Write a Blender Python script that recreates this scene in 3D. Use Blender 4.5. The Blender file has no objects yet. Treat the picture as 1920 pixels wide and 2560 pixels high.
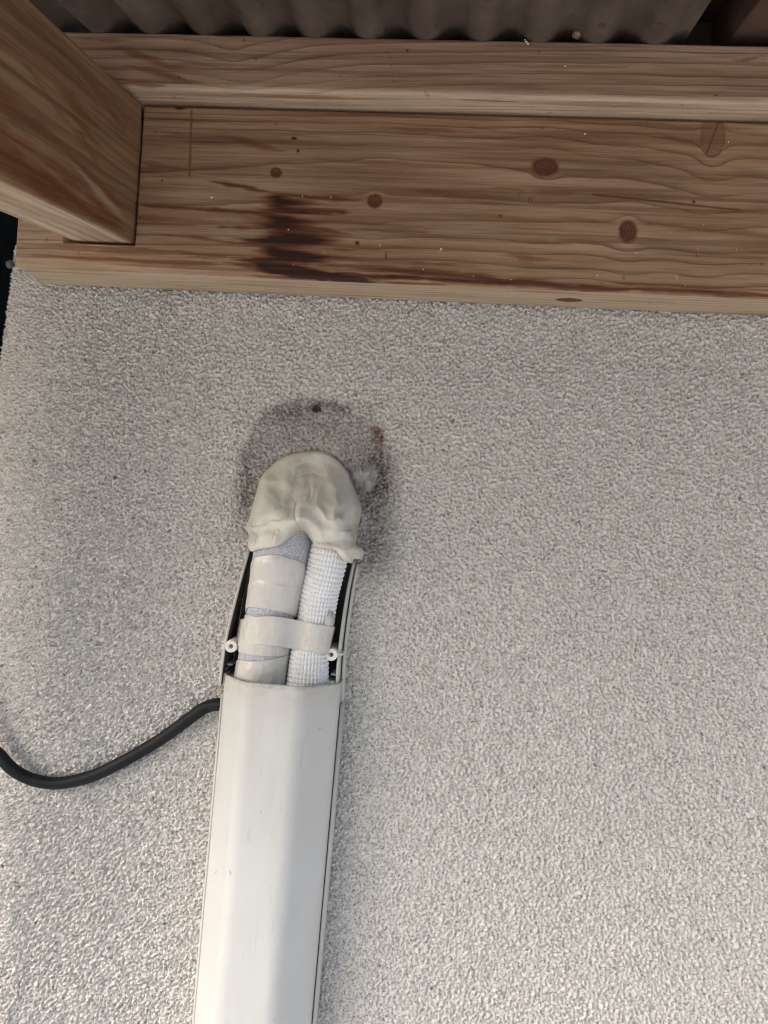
import bpy, bmesh, math, random
import numpy as np
from mathutils import Matrix, Vector

# ------------------------------------------------------------------ camera
F_PX, PW, PH = 1900.0, 1920.0, 2560.0          # focal length and frame of the photograph, px
CAM_D = 475.0                                   # camera to wall, mm
VPX, VPY, ROLL = 1090.0, 1290.0, math.radians(3.62)

yc = np.array([(VPX-PW/2)/F_PX, -(VPY-PH/2)/F_PX, -1.0]); yc /= np.linalg.norm(yc)
zc = np.array([math.sin(ROLL), math.cos(ROLL), 0.0]); zc -= yc*zc.dot(yc); zc /= np.linalg.norm(zc)
xc = np.cross(yc, zc)
CAMR = np.array([xc, yc, zc])                   # rows: world axes in camera axes
scene = bpy.context.scene
cam = bpy.data.cameras.new('camera'); camo = bpy.data.objects.new('camera', cam)
scene.collection.objects.link(camo)
mw = Matrix(CAMR.tolist()).to_4x4(); mw.translation = Vector((0, -CAM_D/1000, 0)); camo.matrix_world = mw
cam.sensor_width = 36.0; cam.sensor_height = 36.0; cam.sensor_fit = 'VERTICAL'
cam.lens = F_PX/PH*36.0
cam.clip_start = 0.01; cam.clip_end = 500.0
scene.camera = camo
scene.cycles.pixel_filter_type = 'BLACKMAN_HARRIS'; scene.cycles.filter_width = 1.1
scene.render.resolution_x, scene.render.resolution_y = 768, 1024

# ------------------------------------------------------------------ light
SUN_EL, SUN_AZ = math.radians(34), math.radians(-54)   # azimuth from the wall normal, towards the left of the picture
world = bpy.data.worlds.new('World'); scene.world = world; world.use_nodes = True
wn = world.node_tree.nodes; wl = world.node_tree.links
sky = wn.new('ShaderNodeTexSky'); sky.sky_type = 'NISHITA'; sky.sun_disc = False
sky.sun_elevation = SUN_EL; sky.air_density = 1.0; sky.dust_density = 2.6; sky.ozone_density = 1.0
sun_dir = Vector((math.sin(SUN_AZ)*math.cos(SUN_EL), -math.cos(SUN_AZ)*math.cos(SUN_EL), math.sin(SUN_EL)))
sky.sun_rotation = math.atan2(sun_dir.x, sun_dir.y)
bg = wn['Background']; wl.new(sky.outputs['Color'], bg.inputs['Color']); bg.inputs['Strength'].default_value = 0.15
sl = bpy.data.lights.new('sun', 'SUN'); sl.energy = 1.5; sl.angle = math.radians(40); sl.color = (1.0, 0.965, 0.92)
so = bpy.data.objects.new('sun', sl); scene.collection.objects.link(so)
so.rotation_euler = sun_dir.to_track_quat('Z', 'Y').to_euler(); so.location = sun_dir*5
vs = scene.view_settings
vs.view_transform = 'Standard'; vs.look = 'None'; vs.gamma = 1.0; vs.exposure = 0.93; vs.use_curve_mapping = False

# ------------------------------------------------------------------ helpers
def W(px, py, depth):
    """point of the place seen at photo pixel (px,py), `depth` mm in front of the wall plane; result in mm"""
    px = np.asarray(px, float); py = np.asarray(py, float); depth = np.asarray(depth, float)
    d = np.stack(np.broadcast_arrays((px-PW/2)/F_PX, -(py-PH/2)/F_PX, -np.ones_like(px)), -1)@CAMR.T
    t = (CAM_D-depth)/d[..., 1]
    return d*t[..., None]+np.array([0, -CAM_D, 0.0])

def link(o, parent=None):
    scene.collection.objects.link(o)
    if parent is not None: o.parent = parent
    return o

def tag(o, label=None, cat=None, group=None, kind=None):
    if label: o['label'] = label
    if cat: o['category'] = cat
    if group: o['group'] = group
    if kind: o['kind'] = kind
    return o

def empty(name, loc=(0, 0, 0)):
    o = bpy.data.objects.new(name, None); o.empty_display_size = 0.02
    link(o); o.location = loc; return o

def mesh_np(name, V, Fq, mat=None, parent=None, smooth=True, attrs=None, origin=None):
    """V (n,3) in mm, Fq list of faces or (m,4) int array"""
    V = np.asarray(V, float)/1000.0
    if origin is not None: V = V-np.asarray(origin, float)/1000.0
    me = bpy.data.meshes.new(name)
    if isinstance(Fq, np.ndarray):
        n, k = Fq.shape
        me.vertices.add(len(V)); me.vertices.foreach_set('co', V.astype(np.float32).ravel())
        me.loops.add(n*k); me.loops.foreach_set('vertex_index', Fq.astype(np.int32).ravel())
        me.polygons.add(n); me.polygons.foreach_set('loop_start', np.arange(0, n*k, k, dtype=np.int32))
        me.update(calc_edges=True)
    else:
        me.from_pydata([tuple(v) for v in V], [], [tuple(int(i) for i in f) for f in Fq]); me.update()
    me.validate()
    if attrs:
        for k2, a in attrs.items():
            at = me.attributes.new(k2, 'FLOAT', 'POINT'); at.data.foreach_set('value', np.asarray(a, np.float32).ravel())
    if smooth: me.polygons.foreach_set('use_smooth', np.ones(len(me.polygons), dtype=bool))
    if mat: me.materials.append(mat)
    o = bpy.data.objects.new(name, me); link(o, parent)
    if origin is not None: o.location = Vector(np.asarray(origin, float)/1000.0)
    return o

def grid_faces(nu, nv, close_u=False, flip=False):
    iu = np.arange(nu if close_u else nu-1); iv = np.arange(nv-1)
    A, B = np.meshgrid(iu, iv, indexing='ij'); A2 = (A+1) % nu
    f = np.stack([A*nv+B, A2*nv+B, A2*nv+B+1, A*nv+B+1], -1).reshape(-1, 4)
    return f[:, ::-1].copy() if flip else f

def sstep(a, b, x):
    t = np.clip((x-a)/(b-a), 0, 1); return t*t*(3-2*t)

def vnoise(x, y, seed=0):
    """smooth value noise, -1..1"""
    rs = np.random.RandomState(seed); N = 256; T = rs.rand(N, N)*2-1
    x = np.asarray(x, float); y = np.asarray(y, float)
    xi = np.floor(x).astype(int); yi = np.floor(y).astype(int); fx = x-xi; fy = y-yi
    fx = fx*fx*(3-2*fx); fy = fy*fy*(3-2*fy)
    a = T[xi % N, yi % N]; b = T[(xi+1) % N, yi % N]; c = T[xi % N, (yi+1) % N]; d = T[(xi+1) % N, (yi+1) % N]
    return (a*(1-fx)+b*fx)*(1-fy)+(c*(1-fx)+d*fx)*fy

def fbm(x, y, seed=0, octs=4):
    s = 0; a = 1.0
    for i in range(octs): s = s+a*vnoise(x*2**i+i*17.3, y*2**i+i*9.1, seed+i); a *= .5
    return s/1.6

def bandnoise(shape, step, lmin, lmax, seed):
    """noise with wavelengths lmin..lmax mm on a grid, std 1"""
    rs = np.random.RandomState(seed)
    Fw = np.fft.rfft2(rs.randn(*shape))
    fy = np.fft.fftfreq(shape[0], step)[:, None]; fx = np.fft.rfftfreq(shape[1], step)[None]
    f = np.sqrt(fx*fx+fy*fy)+1e-9
    m = 1/(1+(f*lmin)**8)*1/(1+(1/(f*lmax))**8)
    n = np.fft.irfft2(Fw*m, shape); return n/n.std()

def resample(P, n=None, step=None):
    """Catmull-Rom through points, resampled evenly"""
    P = np.asarray(P, float); Q = np.vstack([2*P[0]-P[1], P, 2*P[-1]-P[-2]]); out = []
    for i in range(1, len(Q)-2):
        t = np.linspace(0, 1, 40, endpoint=False)[:, None]
        a, b, c, d = Q[i-1], Q[i], Q[i+1], Q[i+2]
        out.append(.5*((2*b)+(-a+c)*t+(2*a-5*b+4*c-d)*t*t+(-a+3*b-3*c+d)*t**3))
    out = np.vstack(out+[P[-1:]]); L = np.r_[0, np.cumsum(np.linalg.norm(np.diff(out, axis=0), axis=1))]
    if n is None: n = max(3, int(L[-1]/step)+1)
    s = np.linspace(0, L[-1], n)
    return np.stack([np.interp(s, L, out[:, k]) for k in range(out.shape[1])], -1), s

def frames(P, ref):
    T = np.gradient(P, axis=0); T /= np.linalg.norm(T, axis=1)[:, None]
    B = np.cross(T, ref); B /= np.linalg.norm(B, axis=1)[:, None]
    return T, B, np.cross(B, T)

# ---- material helpers
def new_mat(name):
    m = bpy.data.materials.new(name); m.use_nodes = True; return m, m.node_tree, m.node_tree.nodes['Principled BSDF']
class NT:
    def __init__(s, name):
        s.m, s.t, s.b = new_mat(name)
        s.co = s.t.nodes.new('ShaderNodeTexCoord').outputs['Object']
    def n(s, typ, **kw):
        nd = s.t.nodes.new(typ)
        for k, v in kw.items(): setattr(nd, k, v)
        return nd
    def set(s, sock, v):
        if hasattr(v, 'is_linked') or isinstance(v, bpy.types.NodeSocket): s.t.links.new(v, sock)
        else: sock.default_value = v
    def math(s, op, a, b=0.0, c=None, clamp=False):
        nd = s.n('ShaderNodeMath', operation=op, use_clamp=clamp); s.set(nd.inputs[0], a); s.set(nd.inputs[1], b)
        if c is not None: s.set(nd.inputs[2], c)
        return nd.outputs[0]
    def mapped(s, scale, loc=(0, 0, 0)):
        nd = s.n('ShaderNodeMapping'); s.t.links.new(s.co, nd.inputs['Vector'])
        nd.inputs['Scale'].default_value = scale; nd.inputs['Location'].default_value = loc; return nd.outputs[0]
    def noise(s, scale, detail=3, rough=.55, vec=None, dist=0.0):
        nd = s.n('ShaderNodeTexNoise'); s.t.links.new(vec if vec is not None else s.co, nd.inputs['Vector'])
        nd.inputs['Scale'].default_value = scale; nd.inputs['Detail'].default_value = detail
        nd.inputs['Roughness'].default_value = rough; nd.inputs['Distortion'].default_value = dist; return nd.outputs['Fac']
    def ramp(s, fac, stops, mode='LINEAR'):
        nd = s.n('ShaderNodeValToRGB'); s.t.links.new(fac, nd.inputs[0]); cr = nd.color_ramp; cr.interpolation = mode
        while len(cr.elements) < len(stops): cr.elements.new(.5)
        for e, (p, c) in zip(cr.elements, stops):
            e.position = p; e.color = (c, c, c, 1) if isinstance(c, (int, float)) else (*c, 1)
        return nd.outputs['Color']
    def mix(s, fac, a, b, mode='MIX'):
        nd = s.n('ShaderNodeMix', data_type='RGBA', blend_type=mode)
        for sock, v in ((nd.inputs[0], fac), (nd.inputs[6], a), (nd.inputs[7], b)):
            if isinstance(v, tuple): sock.default_value = (*v, 1)
            else: s.set(sock, v)
        return nd.outputs[2]
    def attr(s, name):
        return s.n('ShaderNodeAttribute', attribute_name=name).outputs['Fac']
    def bump(s, h, strength, dist, prev=None):
        nd = s.n('ShaderNodeBump'); s.t.links.new(h, nd.inputs['Height']); nd.inputs['Strength'].default_value = strength
        nd.inputs['Distance'].default_value = dist
        if prev is not None: s.t.links.new(prev, nd.inputs['Normal'])
        return nd.outputs[0]
    def out(s, color=None, rough=None, normal=None, spec=None, **kw):
        if color is not None:
            if isinstance(color, tuple): s.b.inputs['Base Color'].default_value = (*color, 1)
            else: s.t.links.new(color, s.b.inputs['Base Color'])
        if rough is not None: s.set(s.b.inputs['Roughness'], rough)
        if normal is not None: s.t.links.new(normal, s.b.inputs['Normal'])
        if spec is not None: s.b.inputs['Specular IOR Level'].default_value = spec
        for k, v in kw.items(): s.set(s.b.inputs[k], v)
        return s.m

# ------------------------------------------------------------------ materials
def mat_stucco():
    t = NT('stucco')
    big = t.noise(9, 3, .6); sp = t.noise(420, 2, .6); mid = t.noise(38, 3, .6)
    base = t.ramp(big, [(.3, (.735, .69, .63)), (.7, (.765, .72, .66))])
    base = t.mix(t.math('MULTIPLY', t.ramp(mid, [(.45, 0.0), (.75, 1.0)]), .08), base, (.50, .475, .44))
    # random dark speckle, painted for the shade and dirt in small pits
    gr = t.ramp(t.noise(640, 3, .7), [(.52, 0.0), (.60, 1.0)])
    gr2 = t.ramp(t.noise(430, 3, .7, t.mapped((1, 1, 1), (4, 2, 7))), [(.55, 0.0), (.64, 1.0)])
    col = t.mix(t.math('MULTIPLY', gr, .68), base, (.19, .17, .15))
    col = t.mix(t.math('MULTIPLY', gr2, .30), col, (.17, .155, .14))
    lt = t.ramp(t.noise(640, 2, .6, t.mapped((1, 1, 1), (9, 1, 3))), [(.56, 0.0), (.66, 1.0)])
    col = t.mix(t.math('MULTIPLY', lt, .7), col, (.84, .82, .79))
    d = t.attr('dirt'); sp2 = t.noise(560, 3, .7)
    f = t.math('MULTIPLY', d, t.ramp(sp2, [(.38, .48), (.58, 1.1)]), clamp=True)
    col = t.mix(f, col, (.125, .105, .086))
    r = t.math('MULTIPLY', t.attr('rust'), t.ramp(sp, [(.35, .4), (.6, 1.0)]), clamp=True)
    col = t.mix(r, col, (.13, .062, .03))
    dk = t.ramp(t.noise(210, 1, .5), [(.73, 0.0), (.75, 1.0)])
    col = t.mix(t.math('MULTIPLY', dk, .7), col, (.10, .09, .08))
    return t.out(col, .92, t.bump(t.noise(800, 3, .65), 1.0, .0012), spec=.2)

def mat_wood(name, early, late, red, pale, stainc=(.036, .0115, .0055), line=1.0):
    t = NT(name)
    fine = t.noise(1, 4, .6, t.mapped((14, 300, 330)))
    fib = t.noise(1, 3, .65, t.mapped((45, 1500, 1500), (3, 1, 2)))
    blot = t.noise(1, 4, .6, t.mapped((7, 50, 75), (1, 5, 2)))
    strk = t.noise(1, 4, .65, t.mapped((5, 130, 190), (8, 3, 6)))
    wob = t.math('MULTIPLY_ADD', fine, .26, -.13)
    fr = t.math('FRACT', t.math('ADD', t.attr('ring'), wob))
    prof = t.ramp(fr, [(0.0, .0), (.30, .03), (.60, .16), (.82, .55), (.925, 1.0), (.975, .85), (1.0, .05)])
    lm = t.math('MULTIPLY', prof, t.math('MULTIPLY', t.ramp(t.noise(1, 3, .6, t.mapped((5, 50, 70), (7, 7, 7))), [(.32, .38), (.62, 1.0)]), line), clamp=True)
    col = t.mix(t.ramp(blot, [(.36, 0.0), (.62, 1.0)]), early, red)
    col = t.mix(t.math('MULTIPLY', t.ramp(strk, [(.46, 0.0), (.64, 1.0)]), .85), col, tuple(x*.60 for x in red))
    col = t.mix(t.attr('pale'), col, pale)
    col = t.mix(t.math('MULTIPLY', lm, t.math('MULTIPLY_ADD', t.attr('pale'), -.45, 1.0)), col, late)
    k = t.attr('knot')
    kf = t.math('FRACT', t.math('MULTIPLY', k, 3.2))
    kc = t.mix(t.ramp(kf, [(0, 0.0), (.75, .3), (.9, 1.0), (1, .2)]), (.135, .052, .026), (.05, .020, .011))
    col = t.mix(t.ramp(k, [(0.0, 0.0), (.04, .35), (.10, 1.0)]), col, kc)
    st0 = t.math('ADD', t.attr('stain'), t.math('MULTIPLY', t.math('MULTIPLY_ADD', t.noise(1, 4, .6, t.mapped((40, 260, 330), (2, 9, 4))), 1.1, -.55), t.math('MINIMUM', t.math('MULTIPLY', t.attr('stain'), 2.0), .6)))
    st = t.ramp(st0, [(.02, 0.0), (.28, .52), (.60, .90), (.95, 1.0)])
    scol = t.mix(t.ramp(st0, [(.45, 0.0), (1.0, 1.0)]), (.165, .058, .022), stainc)
    col = t.mix(st, col, scol)
    var = t.ramp(t.math('MULTIPLY_ADD', fib, .5, t.math('MULTIPLY', fine, .5)), [(.28, .66), (.5, 1.0), (.72, 1.22)])
    col = t.mix(1.0, col, var, 'MULTIPLY')
    grime = t.ramp(t.noise(130, 3, .7), [(.66, 0.0), (.74, 1.0)])
    col = t.mix(t.math('MULTIPLY', grime, .45), col, (.06, .035, .022))
    h = t.math('ADD', t.math('MULTIPLY', prof, .5), t.math('ADD', fib, t.math('MULTIPLY', fine, .8)))
    rough = t.math('MULTIPLY_ADD', fine, .2, .55)
    return t.out(col, rough, t.bump(h, .35, .0006), spec=.3)

def mat_plastic(name, a, b, dirt_top=False, rough=.38, spec=.5):
    t = NT(name)
    col = t.ramp(t.noise(14, 3, .6), [(.35, a), (.68, b)])
    if dirt_top:
        sep = t.n('ShaderNodeSeparateXYZ'); t.t.links.new(t.co, sep.inputs[0])
        down = t.math('MULTIPLY', sep.outputs['Z'], -1.0)
        near = t.math('SUBTRACT', 1.0, t.math('DIVIDE', down, .020), clamp=True)
        far = t.math('SUBTRACT', 1.0, t.math('DIVIDE', down, .11), clamp=True)
        n1 = t.ramp(t.noise(1, 4, .65, t.mapped((70, 70, 150))), [(.34, 0.0), (.72, 1.0)])
        n2 = t.ramp(t.noise(60, 4, .7), [(.45, 0.0), (.8, 1.0)])
        col = t.mix(t.math('MULTIPLY', far, .10), col, (.50, .45, .35))
        col = t.mix(t.math('MULTIPLY', near, t.math('MULTIPLY_ADD', n1, .38, .06), clamp=True), col, (.30, .245, .17))
        edge = t.math('SUBTRACT', 1.0, t.math('DIVIDE', down, .0010), clamp=True)
        n3 = t.ramp(t.noise(260, 3, .7), [(.40, 0.0), (.62, 1.0)])
        col = t.mix(t.math('MULTIPLY', t.math('MULTIPLY', edge, .4), n3, clamp=True), col, (.17, .11, .075))
        col = t.mix(t.math('MULTIPLY', n2, t.math('MULTIPLY', far, .18)), col, (.36, .32, .27))
    scr = t.ramp(t.noise(1, 2, .5, t.mapped((420, 420, 36)), .6), [(.70, 0.0), (.735, 1.0)])
    col = t.mix(t.math('MULTIPLY', scr, .3), col, (.34, .32, .29))
    smg = t.ramp(t.noise(1, 4, .65, t.mapped((55, 55, 9), (3, 3, 1))), [(.50, 0.0), (.78, 1.0)])
    col = t.mix(t.math('MULTIPLY', smg, .35), col, (.40, .38, .34))
    spk = t.ramp(t.noise(170, 2, .5), [(.735, 0.0), (.76, 1.0)])
    col = t.mix(t.math('MULTIPLY', spk, .5), col, (.22, .19, .16))
    r = t.math('MULTIPLY_ADD', t.noise(40, 3, .6), .25, rough-.12)
    return t.out(col, r, t.bump(t.noise(35, 2, .5), .08, .002), spec=spec)

M_STUCCO = mat_stucco()
M_BEAM = mat_wood('timber_lower', (.435, .288, .178), (.105, .046, .022), (.30, .168, .090), (.47, .37, .25), line=.72)
M_BEAM2 = mat_wood('timber_upper', (.445, .302, .20), (.125, .062, .033), (.34, .204, .124), (.51, .405, .28), line=.74)
M_RAFT = mat_wood('timber_rafter', (.315, .205, .118), (.10, .047, .022), (.215, .118, .060), (.56, .45, .315), line=.6)
M_COVER = mat_plastic('ivory_plastic', (.53, .522, .49), (.57, .56, .532), True)
M_BASE = mat_plastic('beige_plastic', (.50, .475, .42), (.58, .555, .50), rough=.5)
M_BOSS = mat_plastic('pale_beige_plastic', (.66, .63, .58), (.74, .71, .66), rough=.45)

def simple(name, col, rough, bscale=None, bstr=.2, bdist=.0005, var=.1, vscale=60, spec=.5):
    t = NT(name)
    n = t.noise(vscale, 3, .6)
    c = t.ramp(n, [(.3, tuple(x*(1-var) for x in col)), (.7, tuple(min(1, x*(1+var)) for x in col))])
    nb = t.bump(t.noise(bscale, 3, .6), bstr, bdist) if bscale else None
    return t.out(c, rough, nb, spec=spec)

def mat_foam():
    t = NT('grey_foam')
    n = t.noise(1100, 2, .6); m = t.noise(90, 3, .6)
    c = t.ramp(n, [(.30, (.29, .29, .315)), (.52, (.43, .43, .455)), (.72, (.70, .70, .725))])
    c = t.mix(t.math('MULTIPLY', m, .25), c, (.33, .33, .37))
    return t.out(c, .55, t.bump(n, .5, .0006), spec=.4)
def mat_tape():
    t = NT('beige_tape')
    c = t.ramp(t.noise(40, 3, .6), [(.3, (.53, .495, .445)), (.7, (.59, .555, .505))])
    spk = t.ramp(t.noise(150, 2, .6), [(.70, 0.0), (.74, 1.0)])
    c = t.mix(t.math('MULTIPLY', spk, .25), c, (.35, .30, .25))
    wr = t.noise(1, 3, .6, t.mapped((170, 170, 55))); wr2 = t.noise(70, 2, .5)
    nb = t.bump(wr2, .5, .004); nb = t.bump(wr, .5, .002, nb)
    return t.out(c, .19, nb, spec=.7)
def mat_putty():
    t = NT('putty')
    m = t.noise(55, 4, .6)
    c = t.ramp(m, [(.30, (.57, .535, .46)), (.55, (.60, .565, .49)), (.75, (.62, .585, .515))])
    c = t.mix(t.math('MULTIPLY', t.attr('dirt'), t.ramp(t.noise(230, 4, .7), [(.36, .05), (.66, 1.0)]), clamp=True), c, (.14, .11, .08))
    sp = t.ramp(t.noise(300, 2, .6), [(.70, 0.0), (.735, 1.0)])
    c = t.mix(t.math('MULTIPLY', sp, .4), c, (.18, .15, .11))
    wv = t.n('ShaderNodeTexWave'); wv.wave_type = 'BANDS'; wv.bands_direction = 'DIAGONAL'
    t.t.links.new(t.mapped((1, .4, 1.3)), wv.inputs['Vector']); wv.inputs['Scale'].default_value = 330
    wv.inputs['Distortion'].default_value = 9; wv.inputs['Detail'].default_value = 2; wv.inputs['Detail Scale'].default_value = .25
    msk = t.ramp(t.noise(80, 2, .5), [(.46, 0.0), (.58, 1.0)])
    h = t.math('MULTIPLY', wv.outputs['Fac'], msk)
    nb = t.bump(h, .6, .0005); nb = t.bump(t.noise(200, 4, .6), .4, .0011, nb)
    return t.out(c, .36, nb, spec=.55)
def mat_cable():
    t = NT('black_rubber')
    c = t.ramp(t.noise(60, 3, .6), [(.35, (.0085, .009, .0105)), (.75, (.014, .0145, .016))])
    sp = t.ramp(t.noise(170, 3, .7), [(.70, 0.0), (.76, 1.0)])
    c = t.mix(t.math('MULTIPLY', sp, .5), c, (.10, .10, .105))
    return t.out(c, .5, t.bump(t.noise(300, 3, .6), .15, .0006), spec=.14)
def mat_roof():
    t = NT('roof_sheet')
    a = t.noise(16, 4, .65); b = t.noise(1, 3, .6, t.mapped((60, 14, 60)))
    c = t.ramp(a, [(.32, (.068, .048, .035)), (.55, (.115, .088, .068)), (.75, (.18, .15, .125))])
    c = t.mix(t.ramp(b, [(.5, 0.0), (.72, .6)]), c, (.10, .07, .05))
    g = t.ramp(t.noise(95, 3, .7), [(.62, 0.0), (.70, 1.0)])
    c = t.mix(t.math('MULTIPLY', g, .7), c, (.035, .022, .016))
    return t.out(c, .62, t.bump(t.noise(120, 3, .6), .25, .001), spec=.3)
M_FOAM, M_TAPE, M_PUTTY, M_CABLE, M_ROOF = mat_foam(), mat_tape(), mat_putty(), mat_cable(), mat_roof()
M_HOSE = simple('white_foam', (.74, .735, .73), .6, 500, .4, .0006, .10, 45, spec=.35)
M_POST = simple('black_paint', (.005, .005, .005), .9, 90, .3, .001, .3, spec=.02)
M_POST2 = simple('dark_green_paint', (.006, .0065, .006), .9, 60, .3, .001, .3, spec=.02)
M_DARKWOOD = simple('dark_wood', (.075, .040, .026), .7, 200, .4, .001, .35, 30)
M_CONC = simple('concrete', (.60, .575, .54), .9, 40, .5, .01, .18, 3)
M_FLUFF = simple('grey_lint', (.33, .322, .322), .9, 420, 1.0, .002, .35, 150, .2)
M_LINT2 = simple('brown_lint', (.16, .14, .125), .95, 420, 1.0, .002, .4, 150, .1)
M_SHADED = simple('shaded_plastic', (.06, .052, .045), .9, 200, .4, .001, .5, 60, .15)  # near-black plastic that paints the shade inside the open end base
M_FLECK = simple('white_fleck', (.72, .70, .64), .8)
M_DARK = simple('dark_plug', (.055, .036, .028), .6, 300, .6, .001, .4, 200)
M_NEST = simple('debris', (.30, .19, .12), .9, 300, .8, .001, .5, 200, .2)

# ------------------------------------------------------------------ ground
g = mesh_np('ground', [(-60000, -60000, -1900), (60000, -60000, -1900), (60000, 60000, -1900), (-60000, 60000, -1900)], [(0, 1, 2, 3)], M_CONC, smooth=False)
tag(g, kind='structure')

# ------------------------------------------------------------------ stucco wall
R_C = 110.0
def corner_start(z): return -220.6+(z-162)*0.0586
HOLE = W(790, 1021, 0)
def build_wall():
    st = .66; S = np.arange(-345, 300, st); Z = np.arange(-368, 172, st)
    sh = (len(S), len(Z)); SS, ZZ = np.meshgrid(S, Z, indexing='ij')
    bn = lambda a, b, sd: bandnoise(sh, st, a, b, sd)
    wh = np.random.RandomState(11).randn(*sh); wh2 = (wh+np.roll(wh, 1, 0)+np.roll(wh, 1, 1)+np.roll(np.roll(wh, 1, 0), 1, 1))/2
    g1 = (.55*bn(1.6, 2.6, 2)+.9*bn(2.4, 4.2, 3)+.35*bn(5, 12, 4))/1.1
    g2 = (.6*wh2+.9*bn(1.7, 3.4, 6)+.35*bn(3, 9, 7))/1.1
    lo = bn(18, 60, 8)
    pit = sstep(.8, 1.9, g2)
    h = .92*np.tanh(1.1*g1)+.38*wh2+.16*wh-1.3*pit*(1+.12*lo)+.04*lo
    h = h+(.9*vnoise(SS*.022, ZZ*.004, 41)+.5*vnoise(SS*.05, ZZ*.012, 42))*sstep(-140, -210, SS)
    h = h*(1+.55*sstep(-120, -225, SS))
    cs = corner_start(ZZ); over = np.clip(cs-SS, 0, None); a = np.minimum(over/R_C, math.radians(88)); rest = over-a*R_C
    X = np.where(over > 0, cs-R_C*np.sin(a)-rest*np.cos(a), SS); Y = R_C*(1-np.cos(a))+rest*np.sin(a)
    nx = -np.sin(a); ny = -np.cos(a)
    rh = np.hypot(SS-HOLE[0], ZZ-HOLE[2])+.35*vnoise(SS*1.1, ZZ*1.1, 9)
    h = h-7.0*(1-sstep(1.9, 2.8, rh))
    V = np.stack([X+nx*h, Y+ny*h, ZZ], -1).reshape(-1, 3)
    # grime that has gathered round the putty, and a rust streak
    def at(px, py): p = W(px, py, 0); return p[0], p[2]
    c = at(775, 1185); dx = SS-c[0]; dz = ZZ-c[1]
    ang = np.arctan2(dz, dx); rad = np.hypot(dx, dz*.98)
    wob = 3.2*vnoise(ang*2.2+9, rad*0.02, 21)+1.6*vnoise(SS*.22, ZZ*.22, 22)
    R0 = 47.0+wob
    inside = 1-sstep(-5, 3, rad-R0)
    ring = np.exp(-((rad-R0+1.5)/1.7)**2)*(.55+.45*vnoise(SS*.14, ZZ*.14, 23))
    fade = sstep(-48, 6, dz)
    d = inside*(.56+.16*fbm(SS*.12, ZZ*.12, 24))*(.30+.70*fade)+ring*.45*sstep(-20, 22, dz)
    def blob(px, py, rx, ry, s):
        x, z = at(px, py); return s*np.exp(-(((SS-x)/rx)**2+((ZZ-z)/ry)**2))
    d += blob(955, 1165, 9, 12, .95)+blob(950, 1240, 10, 14, .75)+blob(940, 1330, 12, 22, .60)+blob(612, 1240, 7, 24, .5)+blob(925, 1400, 14, 14, .40)
    d += blob(700, 1035, 26, 5, .22)+blob(860, 1012, 16, 3.5, .28)+blob(925, 1035, 5, 5, .3)+blob(790, 1021, 4.5, 4.0, .7)+blob(773, 1023, 2.2, .8, .8)
    d += blob(955, 1106, 1.0, 2.2, 1.0)+blob(928, 1048, 1.0, 1.6, .8)
    d *= .85+.3*vnoise(SS*.5, ZZ*.5, 25)
    # faint drip marks under the beam and grime along the duct
    rust = blob(935, 1072, 3.0, 2.6, .9)+blob(948, 1084, 3.2, 4.0, 1.0)+blob(953, 1097, 2.0, 3.0, .7)+blob(945, 1105, 9, 9, .12)
    d = np.clip(d, 0, 1); rust = np.clip(rust, 0, 1)
    F = grid_faces(*sh)
    n0 = len(V)
    # coarse remainder of the wall around the fine sheet: below, right and above (behind the beams)
    z0, z1, x1 = Z[0], Z[-1], S[-1]
    ex = np.array([(-219, 0, z1), (x1, 0, z1), (x1, 0, 420), (-219, 0, 420), (x1, 0, z0), (1600, 0, z0), (1600, 0, 420),
                   (x1, 0, -1900), (1600, 0, -1900)], float)
    bl = V.reshape(*sh, 3)[:, 0, :][::8]; low = bl.copy(); low[:, 2] = -1900
    V = np.vstack([V, ex, bl, low])
    Fx = [(0, 1, 2, 3), (4, 5, 6, 2), (7, 8, 5, 4)]
    E = np.array(Fx)+n0
    o1 = n0+len(ex); m = len(bl)
    E2 = np.array([(o1+i+1, o1+i, o1+m+i, o1+m+i+1) for i in range(m-1)])
    back = V.reshape(-1, 3)
    F = np.vstack([F, E, E2])
    pad = np.zeros(len(V)-n0)
    return mesh_np('stucco_wall', V, F, M_STUCCO, attrs={'dirt': np.r_[d.ravel(), pad], 'rust': np.r_[rust.ravel(), pad]})
wall = build_wall()
tag(wall, 'rough pale beige stucco house wall with a rounded corner at the left', 'wall', kind='thing')

# wall plug in the small hole above the putty
th = np.linspace(0, 2*np.pi, 24, endpoint=False)
def lathe(prof, c, seg=28, wob=0, seed=0):
    """prof [(r, depth)], axis towards the viewer, c = (x, z) mm"""
    t = np.linspace(0, 2*np.pi, seg, endpoint=False); pr = np.array(prof, float)
    rr = pr[None, :, 0]*(1+wob*vnoise(t*2+seed, t*0+seed, seed)[:, None])
    X = c[0]+rr*np.cos(t)[:, None]; Zz = c[1]+rr*np.sin(t)[:, None]; Y = -np.broadcast_to(pr[None, :, 1], X.shape)
    return np.stack([X, Y, Zz], -1).reshape(-1, 3), grid_faces(seg, len(pr), True)
V, F = lathe([(2.5, -5), (2.4, -.9), (2.1, -.3), (1.6, -.6), (1.2, -2.2), (.6, -3), (0.01, -2.6)], (HOLE[0], HOLE[2]), wob=.14, seed=4)
mesh_np('wall_plug', V, F, M_DARK, wall)

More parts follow.
